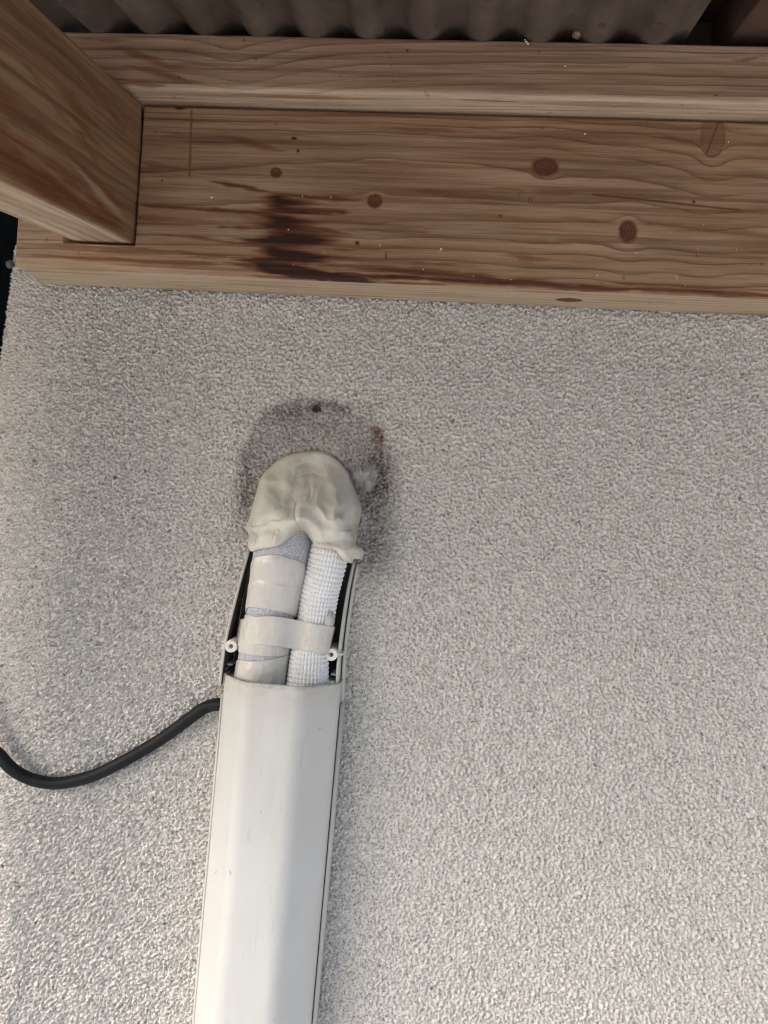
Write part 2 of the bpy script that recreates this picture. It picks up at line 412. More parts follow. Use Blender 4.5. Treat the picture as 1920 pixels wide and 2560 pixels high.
# ------------------------------------------------------------------ timbers
def timber(name, L, yf, yb, z0, z1, mat, field, step=.75, rad=2.2, notch=None, parent=None, wobble=.35):
    """timber along local x; front face at y=yf (towards -y), back yb, bottom z0, top z1; field(x, v) -> dict of attributes.
    v runs down the front face (= z) and on round the bottom arris over the underside (v = z0 - depth)."""
    prof = []
    nf = int((z1-z0-2*rad)/step); nb = max(3, int((yb-yf-2*rad)/(step*1.15)))
    prof += [(yf+rad, z1)]
    for a in np.linspace(90, 0, 5): prof.append((yf+rad-rad*math.cos(math.radians(90-a)) if False else yf+rad-rad*math.cos(math.radians(a)), z1-rad+rad*math.sin(math.radians(a))))
    prof += [(yf, z) for z in np.linspace(z1-rad, z0+rad, nf)[1:-1]]
    for a in np.linspace(0, 90, 7): prof.append((yf+rad-rad*math.cos(math.radians(a)), z0+rad-rad*math.sin(math.radians(a))))
    prof += [(y, z0) for y in np.linspace(yf+rad, yb-.5, nb)[1:]]
    prof += [(yb, z0+.5), (yb, (z0+z1)/2), (yb, z1-.5), (yb-.5, z1)]
    P = np.array(prof[1:]); x = np.arange(L[0], L[1]+.01, step)
    v = np.where(P[:, 0] <= yf+rad+.01, P[:, 1], z0-(P[:, 0]-yf))
    arr = (P[:, 1] < z0+rad) & (P[:, 0] < yf+rad)
    X, Vv = np.meshgrid(x, v, indexing='ij')
    Y = np.broadcast_to(P[:, 0], X.shape).copy(); Zz = np.broadcast_to(P[:, 1], X.shape).copy()
    A = field(X, Vv)
    # worn, slightly uneven arrises and faces
    w = wobble*(.6*vnoise(X*.012, Vv*.02, 51)+.4*vnoise(X*.05, Vv*.12, 52))
    front = (P[:, 0] < yf+rad)[None]; bott = (P[:, 1] < z0+rad)[None]
    Y += np.where(front, w, 0); Zz += np.where(bott & (P[:, 0] < yb-1)[None], -w, 0)
    ch = np.clip(vnoise(X*.06, X*0, 53), .25, 1)-.25          # chipped edge
    Y += np.where(arr[None], ch*1.2, 0)
    if 'dent' in A: Y += np.where(front, A.pop('dent'), 0)
    if notch is not None:
        nx0, nx1, nz0, nz1, nd = notch
        ins = (X > nx0) & (X < nx1) & (Zz > nz0) & (Zz < nz1) & (Y < yf+4)
        Y = np.where(ins, Y+nd, Y)
    nu, nv = X.shape
    V = np.stack([X, Y, Zz], -1).reshape(-1, 3); F = grid_faces(nu, nv)
    # close the loop (top strip) and the two ends
    i = np.arange(nu-1)
    top = np.stack([i*nv+nv-1, (i+1)*nv+nv-1, (i+1)*nv, i*nv], -1)
    F = np.vstack([F, top])
    o = mesh_np(name, V, F, mat, parent, attrs=A)
    me = o.data; bm = bmesh.new(); bm.from_mesh(me); bm.verts.ensure_lookup_table()
    for e in (list(range(nv)), [(nu-1)*nv+j for j in range(nv)]):
        f = bm.faces.new([bm.verts[j] for j in e])
    bmesh.ops.recalc_face_normals(bm, faces=bm.faces); bm.to_mesh(me); bm.free()
    return o

def seg_mask(X, Vv, x1, v1, x2, v2, r, s, seed, soft=1.0):
    """tapered streak from (x1,v1) to (x2,v2)"""
    t = (X-x1)/(x2-x1+1e-9); tc = np.clip(t, 0, 1)
    vc = v1+(v2-v1)*tc
    L = abs(x2-x1)
    ox = np.clip(np.maximum(-t, t-1), 0, None)*L
    rr = r*(1+.45*vnoise(X*.10+seed, Vv*.05, 60+seed % 7))*(.45+.55*np.clip(np.minimum(tc, 1-tc)*4, 0, 1))
    d = np.hypot((Vv-vc)/np.maximum(rr, .2), ox/(3.0*r+1.0))
    return s*(1-sstep(.10, 1.45, d))

def ring_field(xs_px, rows_px, depth, X, v, below):
    """ring number at each (x, v): growth-ring edges given as photo rows at a few columns of the face"""
    cols = X[:, 0]; R = np.array(rows_px, float); lev = []
    for r in R:
        P_ = np.array([lf(a, b, depth) for a, b in zip(xs_px, r)]); Q, _ = resample(P_, 200); lev.append(np.interp(cols, Q[:, 0], Q[:, 1]))
    lev = np.array(lev)                                   # (rings, columns), decreasing z
    lev = np.vstack([lev[:1]+16, lev[:1]+8, lev, *[lev[-1:]-below*(i+1) for i in range(16)]])
    out = np.empty_like(v)
    for i in range(len(cols)): out[i] = np.interp(-v[i], -lev[:, i], np.arange(len(lev)))
    return out

def flow(X, Vv, knots, strength=1.0):
    """grain coordinate bent round the knots"""
    v = Vv.copy(); K = np.zeros_like(X)
    for (kx, kv, rx, rv, bend) in knots:
        dx = (X-kx)/rx; dv = (Vv-kv)/rv; d2 = dx*dx+dv*dv
        d2c = np.maximum(d2, .9)
        v = v-1.0*bend*strength*(Vv-kv)*np.exp(-(dx/3.2)**2)*1.0/(d2c**.85)
        e = np.sqrt(d2)*(1+.10*vnoise(np.arctan2(dv, dx)*1.5+kx, dx*0, 31))
        K = np.maximum(K, np.clip(1-e, 0, 1 if rv < 9 else .055))
    return v, K

Zf = 38.0      # face of the lower beam, mm in front of the wall
Uf = 54.5      # face of the upper beam
def lf(px, py, depth=Zf): p = W(px, py, depth); return float(p[0]), float(p[2])
BZ0 = lf(960, 736)[1]+0.0                        # bottom of lower beam
p_w = W(960, 751, 0); BZ0 = float(p_w[2])
BZJ = lf(960, 276)[1]                            # joint between the beams
print('beam bottom', BZ0, 'joint', BZJ)

KN = [(690, 432, 15, 12, .9), (937, 503, 18, 17, .95), (1362, 420, 32, 24, .9), (1570, 580, 22, 26, .9), (1782, 342, 27, 46, .85)]
STREAKS = [  # x1,y1,x2,y2,r,strength in photo px on the beam face
 (540, 453, 680, 480, 6, .75), (680, 480, 885, 500, 6, .7), (690, 526, 850, 530, 8, .8), (365, 514, 560, 522, 5, .6), (480, 521, 700, 538, 6, .75), (750, 562, 855, 587, 6, .65), (560, 567, 690, 571, 6, .6),
 (596, 607, 690, 612, 9, .7), (420, 589, 590, 606, 6, .55), (823, 620, 872, 624, 5, .6), (815, 645, 940, 652, 8, .55), (580, 660, 720, 668, 9, .65), (480, 640, 640, 648, 6, .45), (800, 681, 1065, 697, 9, .9), (815, 662, 1120, 680, 9, .55),
 (960, 672, 1284, 704, 10, .75), (1060, 697, 1290, 712, 8, .9), (1200, 702, 1560, 722, 10, .85), (1560, 722, 1925, 738, 11, .8), (640, 690, 1100, 712, 7, .6), (100, 640, 520, 660, 7, .4), (60, 610, 420, 628, 6, .35), (1500, 705, 1925, 724, 4, .5), (1330, 480, 1430, 482, 10, .3), (1260, 470, 1310, 480, 10, .28),
 (1290, 640, 1340, 648, 12, .4), (567, 344, 695, 376, 9, .42), (350, 404, 470, 424, 8, .36), (1050, 655, 1130, 662, 6, .5), (960, 575, 1065, 578, 7, .35), (1060, 240, 1200, 246, 4, .2), (1420, 545, 1520, 556, 8, .25), (1640, 560, 1900, 590, 16, .25), (1080, 480, 1250, 505, 14, .22),
 (820, 572, 1060, 580, 3.5, .45), (350, 622, 660, 650, 3, .5), (1640, 335, 1770, 372, 6, .4), (1180, 320, 1600, 372, 3, .35), (380, 330, 560, 338, 5, .25), (960, 320, 1180, 330, 4, .3), (1250, 600, 1420, 612, 6, .25), (300, 540, 420, 548, 8, .3),
]
LINES = [(479, 275, 474, 440, 1.6, .55), (1482, 486, 1850, 525, 1.5, .8)]
SPOTS = [(735, 346, 8, 3, 1), (745, 377, 4, 4, 1), (893, 608, 5, 6, 1), (965, 640, 3, 9, .9), (1735, 504, 4, 3, 1), (1325, 500, 5, 6, .7), (1252, 540, 4, 4, .7), (1355, 320, 4, 3, .7), (450, 268, 16, 7, .9), (1742, 640, 3, 3, .8), (690, 310, 3, 3, .7),
         (388, 330, 3, 3, .6), (1480, 118, 3, 3, .6), (1905, 660, 4, 3, .7), (350, 545, 3, 4, .8), (405, 452, 3, 3, .8)]
def field_lower(X, Vv):
    k = [(*lf(a, b), rx/4.35, ry/4.35, bd) for a, b, rx, ry, bd in KN]
    ku = W(1422, 755, 18); k.append((float(ku[0]), BZ0-20, 8.0, 4.2, .8))
    v, K = flow(X, Vv, k)
    v = v+.8*vnoise(X*.0065+3, Vv*.02, 71)+.45*vnoise(X*.022, Vv*.05, 72)+.2*vnoise(X*.09, Vv*.3, 73)
    ring = ring_field([-150, 350, 960, 1500, 1920, 2500], [
        (255, 264, 280, 300, 315, 340), (270, 283, 295, 318, 340, 372), (285, 298, 313, 340, 365, 400), (300, 318, 337, 368, 400, 440), (330, 350, 370, 398, 450, 500), (400, 430, 404, 452, 490, 530),
        (490, 515, 497, 514, 530, 560), (540, 560, 558, 560, 572, 590), (570, 588, 597, 615, 640, 660), (590, 610, 622, 644, 662, 690), (612, 632, 650, 678, 690, 720), (635, 655, 680, 705, 722, 750), (660, 680, 705, 730, 750, 775)], Zf, X, v, 4.2)
    S = np.zeros_like(X)
    xw = X+1.5*vnoise(X*.2, Vv*.9, 77); vw = Vv+.8*vnoise(X*.045, Vv*.3, 78)+.35*vnoise(X*.2, Vv*.8, 79)
    for i, (a, b, c, d, r, s) in enumerate(STREAKS):
        x1, v1 = lf(a, b); x2, v2 = lf(c, d); S = np.maximum(S, seg_mask(xw, vw, x1, v1, x2, v2, r/4.35, s, i))
    # the soaked core: every fibre has drawn the water a different way along the grain
    ct = np.array([(474, 690, 700, 0), (482, 660, 712, .45), (495, 672, 750, .9), (508, 668, 772, 1.0), (519, 666, 762, .8), (528, 640, 840, .8), (537, 605, 705, .62), (546, 648, 785, .85), (556, 664, 775, .98), (566, 640, 792, .8), (575, 676, 812, .72),
                   (586, 664, 822, .95), (597, 652, 828, 1.05), (606, 600, 765, .8), (615, 650, 745, .75), (628, 660, 818, .95), (640, 650, 820, 1.1), (650, 664, 802, .92), (660, 600, 745, .8), (670, 640, 862, .9), (681, 655, 965, 1.05), (690, 735, 1062, 1.0), (698, 890, 1062, .8), (706, 960, 1050, 0)], float)
    px_e = lf(700, 600); k_ = 1/4.35
    sl_ = (lf(1000, 600)[1]-lf(700, 600)[1])/(lf(1000, 600)[0]-lf(700, 600)[0])
    yp = 600-((vw-px_e[1])-sl_*0*(X-px_e[0]))/k_+1.2*vnoise(X*.03, Vv*.5, 87)*4-.040*(X-px_e[0])/k_*.9
    xp = 700+(X-px_e[0])/k_
    fj = 20*vnoise(xp*.004, Vv*.9, 85)+8*vnoise(xp*.01, Vv*2.5, 86)
    le, re_, se = (np.interp(yp, ct[:, 0], ct[:, q]) for q in (1, 2, 3))
    S = np.maximum(S, 1.1*se*sstep(-34, 34, xp-le+fj)*(1-sstep(-60, 60, xp-re_+fj*1.4)))
    for (a, b, c, d, r, s) in LINES:
        x1, v1 = lf(a, b); x2, v2 = lf(c, d); L2 = (x2-x1)**2+(v2-v1)**2
        t = np.clip(((X-x1)*(x2-x1)+(Vv-v1)*(v2-v1))/L2, 0, 1); dd = np.hypot(X-x1-t*(x2-x1), Vv-v1-t*(v2-v1))
        S = np.maximum(S, s*(1-sstep(.1, 1.0, dd)))
    for (a, b, rx, ry, s) in SPOTS:
        x1, v1 = lf(a, b); S = np.maximum(S, s*(1-sstep(.6, 1.3, np.hypot((X-x1)/(rx/4.35), (Vv-v1)/(ry/4.35)))))
    for (a, b, rx, ry, bd) in KN:                     # radial crack and resin rim of each knot
        x1, v1 = lf(a, b); dx, dv = X-x1, Vv-v1
        S = np.maximum(S, 1.0*(1-sstep(.05, .65, np.abs(dx*.95-dv*.30*(1 if a > 1000 else .1))))*(np.abs(dv) < ry/4.35*.95))
        e = np.hypot(dx/(rx/4.35), dv/(ry/4.35)); S = np.maximum(S, .45*np.exp(-((e-1.02)/.10)**2))
    under = sstep(BZ0+1.5, BZ0-1.5, Vv)  # underside paler: weathering, plus light from below put into the colour
    S = S*np.where(Vv < BZ0, .0, 1)+np.where(Vv < BZ0, .34*np.clip(vnoise(X*.018, Vv*.55, 83)-.15, 0, 1), 0)
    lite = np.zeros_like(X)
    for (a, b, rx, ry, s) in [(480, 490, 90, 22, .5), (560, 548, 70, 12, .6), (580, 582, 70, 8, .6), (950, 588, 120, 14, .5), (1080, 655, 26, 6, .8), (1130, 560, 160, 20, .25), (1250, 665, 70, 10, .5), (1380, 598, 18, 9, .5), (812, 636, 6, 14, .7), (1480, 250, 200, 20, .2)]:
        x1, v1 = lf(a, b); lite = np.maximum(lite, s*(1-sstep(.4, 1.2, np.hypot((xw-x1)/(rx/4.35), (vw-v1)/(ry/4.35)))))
    endfade = sstep(-205, -250, X)*.35
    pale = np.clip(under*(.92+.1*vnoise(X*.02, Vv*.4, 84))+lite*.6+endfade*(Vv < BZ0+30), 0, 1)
    dent = .5*(K > .75)-.35*((K > .05) & (K < .35))
    return {'ring': ring, 'stain': np.clip(S, 0, 1.1), 'knot': K, 'pale': pale, 'dent': dent*.5}

# where the rafter is let into the beam
rx1, rz0 = lf(332, 606); rx0, _ = lf(163, 597); rzt = lf(345, 258)[1]
rdir = (CAMR@np.array([(1147-PW/2)/F_PX, -(994-PH/2)/F_PX, -1.0])); rdir /= np.linalg.norm(rdir)
lower = timber('lower_beam', (-259.5, 420), -Zf, -2.5, BZ0, BZJ-.7, M_BEAM, field_lower, notch=(rx0-.5, rx1+1.3, rz0-1.6, BZJ+5, 14))
tag(lower, 'thick knotty brown timber beam on the stucco wall with a dark water stain', 'beam', kind='thing')

def field_upper(X, Vv):
    x1, v1 = lf(545, 140, Uf); z0 = UZ0
    v = Vv+.5*vnoise(X*.012+5, Vv*.03, 91)+.25*vnoise(X*.06, Vv*.12, 92)
    ring = ring_field([0, 189, 386, 482, 579, 640, 775, 910, 1103, 1280, 1500, 1743, 1920, 2400], [
        (60, 70, 70, 75, 95, 85, 62, 56, 55, 54, 56, 58, 64, 75), (90, 96, 96, 104, 125, 112, 88, 80, 78, 78, 80, 84, 90, 100), (118, 123, 125, 133, 153, 145, 118, 112, 110, 107, 107, 110, 113, 125),
        (145, 148, 148, 158, 178, 176, 148, 137, 134, 132, 129, 134, 137, 150), (172, 174, 176, 187, 204, 208, 181, 166, 164, 159, 159, 162, 167, 180), (190, 195, 205, 211, 220, 222, 213, 199, 191, 188, 187, 194, 198, 210),
        (212, 215, 222, 228, 232, 235, 232, 224, 218, 213, 212, 216, 219, 232), (232, 235, 240, 243, 246, 248, 248, 246, 243, 240, 237, 242, 245, 258)], Uf, X, v, 3.6)
    S = np.zeros_like(X)
    for i, (a, b, c, d, r, s) in enumerate([(300, 120, 420, 165, 14, .42), (330, 165, 470, 205, 10, .40), (200, 95, 300, 100, 8, .25), (300, 208, 400, 212, 5, .5), (520, 78, 560, 88, 5, .6), (1160, 256, 1280, 266, 3, .6),
            (975, 130, 982, 205, 5, .35), (1850, 150, 1905, 140, 6, .35), (1150, 160, 1560, 170, 4, .25), (1300, 90, 1440, 100, 3, .3)]):
        p, q = lf(a, b, Uf), lf(c, d, Uf); S = np.maximum(S, seg_mask(X, Vv+.6*vnoise(X*.08, Vv*.3, 94), *p, *q, r/4.52, s, i+40))
    for (a, b, rx, ry, s) in [(1018, 126, 4, 3, .9), (555, 84, 5, 3, .9), (1790, 237, 3, 2, .9), (610, 100, 3, 3, .7), (460, 100, 3, 2, .8), (640, 147, 3, 2, .8), (850, 190, 3, 2, .5), (1710, 270, 3, 2, .8), (447, 193, 4, 3, .6), (412, 178, 3, 2, .7)]:
        p = lf(a, b, Uf); S = np.maximum(S, s*(1-sstep(.6, 1.3, np.hypot((X-p[0])/(rx/4.5), (Vv-p[1])/(ry/4.5)))))
    S += np.where(Vv < z0, .40*np.clip(vnoise(X*.012, Vv*.5, 96)-.1, 0, 1), 0)
    under = sstep(z0+3.2+1.6*vnoise(X*.02, X*0, 97), z0+.2, Vv)  # pale underside, part weathered wood, part painted light from below
    pale = np.clip(under*(.8+.25*vnoise(X*.02, Vv*.5, 98)), 0, 1)
    return {'ring': ring, 'stain': np.clip(S, 0, 1), 'knot': np.zeros_like(X), 'pale': pale}
UZ0 = BZJ+.6; UZ1 = lf(960, 92, Uf)[1]
upper = timber('upper_beam', (-330, 420), -Uf, -2.5, UZ0, UZ1, M_BEAM2, field_upper)
tag(upper, 'narrow brown timber beam lying on top of the thick beam, under the roof sheet', 'beam', kind='thing')

# rafter: local x along its length (towards the wall), local -y is its right face
RH = rzt-rz0-1.0; RWD = 38.0
def field_raft(X, Vv):
    k = [(-157, 62, 9, 14, .7)]
    v, K = flow(X, Vv, k); K = K*.0
    v = v+1.5*vnoise(X*.006+1, Vv*.012, 111)+.4*vnoise(X*.03, Vv*.08, 112)+.03*X
    ring = v/7.4+.4*vnoise(X*.004, v*.06, 113)
    S = np.zeros_like(X); Vq = Vv+1.2*vnoise(X*.04, Vv*.2, 114)
    for i, (x1, v1, x2, v2, r, s) in enumerate([(-210, 14, -30, 5, 7, .62), (-140, 21, -22, 9, 3.4, .55), (-95, 31, -20, 17, 2.6, .45), (-230, 26, -120, 20, 7, .38), (-75, 54, -52, 50, 3.5, .5), (-62, 40, -56, 37, 2.2, .55), (-70, 47, -48, 42, 2.2, .5), (-170, 35, -110, 30, 8, .3),
            (-60, 70, -15, 60, 3, .35), (-110, 52, -40, 30, 1.6, .3), (-106, 20, -100, 74, 1.0, .28), (-190, 50, -150, 52, 9, .25), (-400, 20, -200, 12, 7, .5)]):
        S = np.maximum(S, seg_mask(X, Vq, x1, v1, x2, v2, r, s, i+70))
    S += np.where(Vv < 0, .38*np.clip(vnoise(X*.01, Vv*.22, 116)-.05, 0, 1), 0)
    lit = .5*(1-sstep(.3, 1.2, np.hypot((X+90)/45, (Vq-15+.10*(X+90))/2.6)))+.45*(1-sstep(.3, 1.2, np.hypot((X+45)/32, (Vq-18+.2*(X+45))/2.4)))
    kn = np.exp(-(((X+157)/8)**2+((Vv-60)/13)**2))
    S = np.maximum(S, .35*np.exp(-((np.hypot((X+157)/8, (Vv-60)/14)-1)/.18)**2))
    under = sstep(.9, -1.2, Vv)  # bottom face paler for weathering and, painted in, light from below
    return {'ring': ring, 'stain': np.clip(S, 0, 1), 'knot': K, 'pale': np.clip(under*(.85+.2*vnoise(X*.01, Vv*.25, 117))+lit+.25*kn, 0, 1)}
raft = timber('rafter', (-620, 12), 0.0, RWD, 0.0, RH, M_RAFT, field_raft, step=1.0, rad=2.0)
xr = Vector(rdir.tolist()); yr = Vector((-1, 0, 0)); zr = xr.cross(yr); zr.normalize(); yr = zr.cross(xr)
mr = Matrix((xr, yr, zr)).transposed().to_4x4(); mr.translation = Vector((rx1/1000, -Zf/1000, rz0/1000)); raft.matrix_world = mr
tag(raft, 'brown timber rafter sloping out towards the viewer at the top left', 'rafter', kind='thing')

# pale flecks stuck to the timbers (parts of the beam they sit on)
random.seed(5)
def fleck(px, py, depth, r, par):
    c = W(px, py, depth); n = 7; vs_, fs = [(c[0], c[1]-.35, c[2])], []
    for i in range(n):
        a = i*2*math.pi/n; rr = .75*r*random.uniform(.5, 1.2)
        vs_.append((c[0]+rr*math.cos(a)*1.0, c[1]+.25, c[2]+rr*math.sin(a)))
    for i in range(n): fs.append((0, 1+(i+1) % n, 1+i))
    mesh_np('pale_fleck', vs_, fs, M_FLECK, par, smooth=False)
for (a, b, r) in [(529, 493, 1.0), (721, 574, .8), (756, 490, .6), (827, 493, .8), (950, 613, .7), (1103, 622, 1.0), (1100, 628, .7), (1058, 673, .6), (1184, 690, .5), (1279, 724, .5), (1278, 699, .5), (1463, 334, .8), (1494, 688, .8), (1690, 690, .8), (1694, 695, .7), (1714, 713, .6), (1842, 624, .7), (1745, 622, .5), (1592, 632, .5), (1822, 355, .6), (1760, 560, .4), (733, 662, .4), (1326, 500, .6)]:
    fleck(a, b, Zf+.3, r, lower)
for (a, b, r) in [(1316, 103, 1.0), (1320, 109, 1.0), (1413, 165, .9), (1312, 99, .6)]: fleck(a, b, Uf+.3, r, upper)

# ------------------------------------------------------------------ roof
slope = rdir[2]/rdir[1]; skew = rdir[0]/rdir[1]
ROOF_X1 = float(W(1732, 106, Uf)[0]); PITCH = 31.2
def roof_sheet():
    xs = np.r_[np.arange(-860, -340, 5.2), np.arange(-340, ROOF_X1, 1.3)]; ss = np.r_[np.arange(-52, 60, 3.0), np.linspace(60, 450, 40)]
    X, S = np.meshgrid(xs, ss, indexing='ij')
    ph = (X+46)*2*math.pi/PITCH
    w = np.sin(ph); prof = 4.3*np.sign(w)*np.abs(w)**.8
    Zv = UZ1+3.9+prof-slope*S+.4*vnoise(X*.03, S*.03, 120)
    V = np.stack([X-skew*S, -Uf-S, Zv], -1).reshape(-1, 3)
    o = mesh_np('corrugated_roof', V, grid_faces(*X.shape), M_ROOF)
    md = o.modifiers.new('thickness', 'SOLIDIFY'); md.thickness = .0009; md.offset = 1.0
    return o
tag(roof_sheet(), 'grimy grey brown corrugated roof sheet resting on the upper beam', 'roof', kind='thing')

def box(name, x0, x1, s0, s1, z0, z1, mat, parent=None, rad=1.5):
    """box along the roof slope: s = distance out from the upper beam face"""
    bm = bmesh.new()
    vv = []
    for s in (s0, s1):
        for (x, z) in ((x0, z0), (x1, z0), (x1, z1), (x0, z1)): vv.append(bm.verts.new(((x-skew*s)/1000, (-Uf-s)/1000, (z-slope*s)/1000)))
    for f in ((0, 1, 2, 3), (7, 6, 5, 4), (0, 4, 5, 1), (1, 5, 6, 2), (2, 6, 7, 3), (3, 7, 4, 0)): bm.faces.new([vv[i] for i in f])
    bmesh.ops.recalc_face_normals(bm, faces=bm.faces)
    bmesh.ops.bevel(bm, geom=bm.edges[:], offset=rad/1000, segments=2, profile=.5, affect='EDGES')
    me = bpy.data.meshes.new(name); bm.to_mesh(me); bm.free(); me.materials.append(mat)
    return link(bpy.data.objects.new(name, me), parent)
ub = box('roof_board', -865, 620, -52, 455, UZ1+34, UZ1+46, M_DARKWOOD)
tag(ub, 'dark brown roof board glimpsed above the sheet edge at the top right', 'board', kind='thing')
box('shade_strip', ROOF_X1-30, 620, -51, -43, UZ1-6, UZ1+33.8, M_DARKWOOD, ub)  # added dark strip that gives the gap behind the beam its black shade
ur = box('roof_batten', ROOF_X1+22, ROOF_X1+48, -42, 450, UZ1+6, UZ1+33.5, M_DARKWOOD)
tag(ur, 'dark brown batten in the shadow beside the roof sheet, top right', 'batten', kind='thing')

# crumbs of old insect nest on top of the upper beam
def lump(name, c, r, mat, parent=None, seed=0, amp=.35, f=1.0, seg=28, squash=(1, 1, 1)):
    bm = bmesh.new(); bmesh.ops.create_icosphere(bm, subdivisions=4, radius=1.0)
    P = np.array([v.co[:] for v in bm.verts])
    n = fbm(P[:, 0]*f*1.7+P[:, 2]*.9+seed, P[:, 1]*f*1.7+P[:, 2]*f*1.3+seed, seed, 4)
    Q = P*(1+amp*n)[:, None]*np.array(r)*np.array(squash)
    for v, q in zip(bm.verts, Q): v.co = Vector((q/1000).tolist())
    me = bpy.data.meshes.new(name); bm.to_mesh(me); bm.free(); me.materials.append(mat)
    me.polygons.foreach_set('use_smooth', np.ones(len(me.polygons), dtype=bool))
    o = link(bpy.data.objects.new(name, me), parent); o.location = Vector((np.array(c)/1000).tolist()); return o
nc = W(1462, 84, Uf-3)
nest = empty('insect_nest', Vector((nc/1000).tolist())); tag(nest, 'small crumbly brown insect nest on top of the upper beam', 'nest')
for i, (dx, dz, r) in enumerate([(-4, -.5, 2.6), (0, .2, 3.0), (3.8, -.4, 2.6), (1.5, 1.4, 2.0), (-2, 1.3, 2.0)]):
    lump('nest_cell', (dx, 0, dz), (r, r, r*.9), M_NEST, nest, seed=i+3, amp=.4)

# ------------------------------------------------------------------ dark post behind the corner
pb = W(20, 700, -95)
post = empty('metal_post', (pb[0]/1000-.045, .12, -1.9)); tag(post, 'black metal post at the far left edge behind the stucco corner', 'post')
def pbox(name, x0, x1, y0, y1, mat):
    z0, z1 = -1900, 420; lean = .012
    vv = [(x+lean*(z), y, z) for z in (z0, z1) for (x, y) in ((x0, y0), (x1, y0), (x1, y1), (x0, y1))]
    bm = bmesh.new(); bvs = [bm.verts.new((np.array(v)/1000-np.array(post.location)).tolist()) for v in vv]
    for f in ((0, 1, 2, 3), (7, 6, 5, 4), (0, 4, 5, 1), (1, 5, 6, 2), (2, 6, 7, 3), (3, 7, 4, 0)): bm.faces.new([bvs[i] for i in f])
    bmesh.ops.recalc_face_normals(bm, faces=bm.faces); bmesh.ops.bevel(bm, geom=bm.edges[:], offset=.002, segments=2, affect='EDGES')
    me = bpy.data.meshes.new(name); bm.to_mesh(me); bm.free(); me.materials.append(mat); return link(bpy.data.objects.new(name, me), post)
px_ = float(W(17, 560, -60)[0])
pbox('post_web', -520, -300, 112, 150, M_POST)
pbox('post_flange', -400, -331, 40, 85, M_POST2)
lc = W(26, 660, -38)
lp = lump('lint_lump', lc, (2.2, 2.5, 2.6), M_LINT2, seed=12, amp=.5, f=1.4); tag(lp, 'small greyish lint lump between the black post and the beam end', 'lint')

# ------------------------------------------------------------------ duct
D_C = np.array([W(686, 1712, 44), W(611, 2560, 44)])          # axis on the front facet: its middle at the cut end and at the frame's bottom
ztop = float(W(690, 1718, 44)[2])
xa, za = float(D_C[0][0]), float(D_C[0][2]); xb, zb = float(D_C[1][0]), float(D_C[1][2]); lean = (xa-xb)/(za-zb)
print('duct axis', xa, za, xb, zb, 'lean', lean, 'ztop', ztop)
def axis_x(z): return xa+(z-za)*lean
Ld = 900.0
def rounded(poly, radii, n=7):
    out = []; poly = np.array(poly, float)
    for i, p in enumerate(poly):
        r = radii[i]
        if r == 0 or i in (0, len(poly)-1): out.append(p); continue
        a, b = poly[i-1]-p, poly[i+1]-p; la, lb = np.linalg.norm(a), np.linalg.norm(b); a /= la; b /= lb
        h = math.acos(np.clip(a.dot(b), -1, 1))/2; t = min(r/math.tan(h), la*.48, lb*.48); r2 = t*math.tan(h)
        c = p+(a+b)/np.linalg.norm(a+b)*r2/math.sin(h)
        s, e = p+a*t-c, p+b*t-c; a0 = math.atan2(s[1], s[0]); a1 = math.atan2(e[1], e[0])
        da = (a1-a0+math.pi) % (2*math.pi)-math.pi
        for k in np.linspace(0, 1, n): out.append(c+r2*np.array([math.cos(a0+da*k), math.sin(a0+da*k)]))
    return np.array(out)
def offset_in(P, t):
    T = np.gradient(P, axis=0); T /= np.linalg.norm(T, axis=1)[:, None]; N = np.stack([-T[:, 1], T[:, 0]], -1); return P+N*t
def sweep(name, prof, thick, zs, mat, parent, origin, zfun=None, flip=False):
    """open profile (x offset, depth) swept down the duct axis; thick sheet with closed rims"""
    inn = offset_in(prof, thick); loop = np.vstack([prof, inn[::-1]]); n = len(loop); V = []
    for k, z in enumerate(zs):
        zz = z+(zfun(loop, k) if zfun is not None else 0)
        V.append(np.stack([axis_x(z)+loop[:, 0], -loop[:, 1], np.broadcast_to(zz, n)], -1))
    V = np.array(V); nu = len(zs); F = grid_faces(n, nu, True)
    V = V.transpose(1, 0, 2).reshape(-1, 3); m = len(prof)
    caps = []
    for k in (0, nu-1):
        for i in range(m-1): caps.append([(i)*nu+k, (i+1)*nu+k, (n-2-i)*nu+k, (n-1-i)*nu+k])
    F = np.vstack([F, np.array(caps)])
    o = mesh_np(name, V, F, mat, parent, origin=origin)
    bm = bmesh.new(); bm.from_mesh(o.data); bmesh.ops.recalc_face_normals(bm, faces=bm.faces); bm.to_mesh(o.data); bm.free()
    me = o.data
    return o
HW, FD, SD, FH = 34.3, 45.0, 21.0, 15.6          # half width, front depth, side depth, half front facet
prof = rounded([(-HW, 4), (-HW, SD), (-FH, FD), (FH, FD), (HW, SD), (HW, 4)], [0, 9, 11, 11, 9, 0], 9)
duct = empty('pipe_duct', (axis_x(ztop)/1000, 0, (ztop-Ld)/1000)); tag(duct, 'long ivory plastic duct running up the wall, open at its top end', 'duct')
org = np.array([axis_x(ztop), 0, ztop]); DL = np.array(duct.location)*1000
rs = np.random.RandomState(8)
chip = None
def cover_z(loop, k):
    if k > 3: return 0
    k = min(k, 3)
    x = loop[:, 0]; base = 2.2*(1-(x/HW)**2)
    return (base+  .12*vnoise(x*.8, x*0+2, 131)+.14*vnoise(x*2.3, x*0+2, 132))*(1 if k == 0 else [1, .8, .5, .2][k])
cov = sweep('cover', prof, 1.3, np.r_[ztop, ztop-.7, ztop-2, ztop-5, np.linspace(ztop-12, ztop-Ld, 40)], M_COVER, duct, org-DL, cover_z)
cov.location = Vector(((org-DL)/1000).tolist()); 
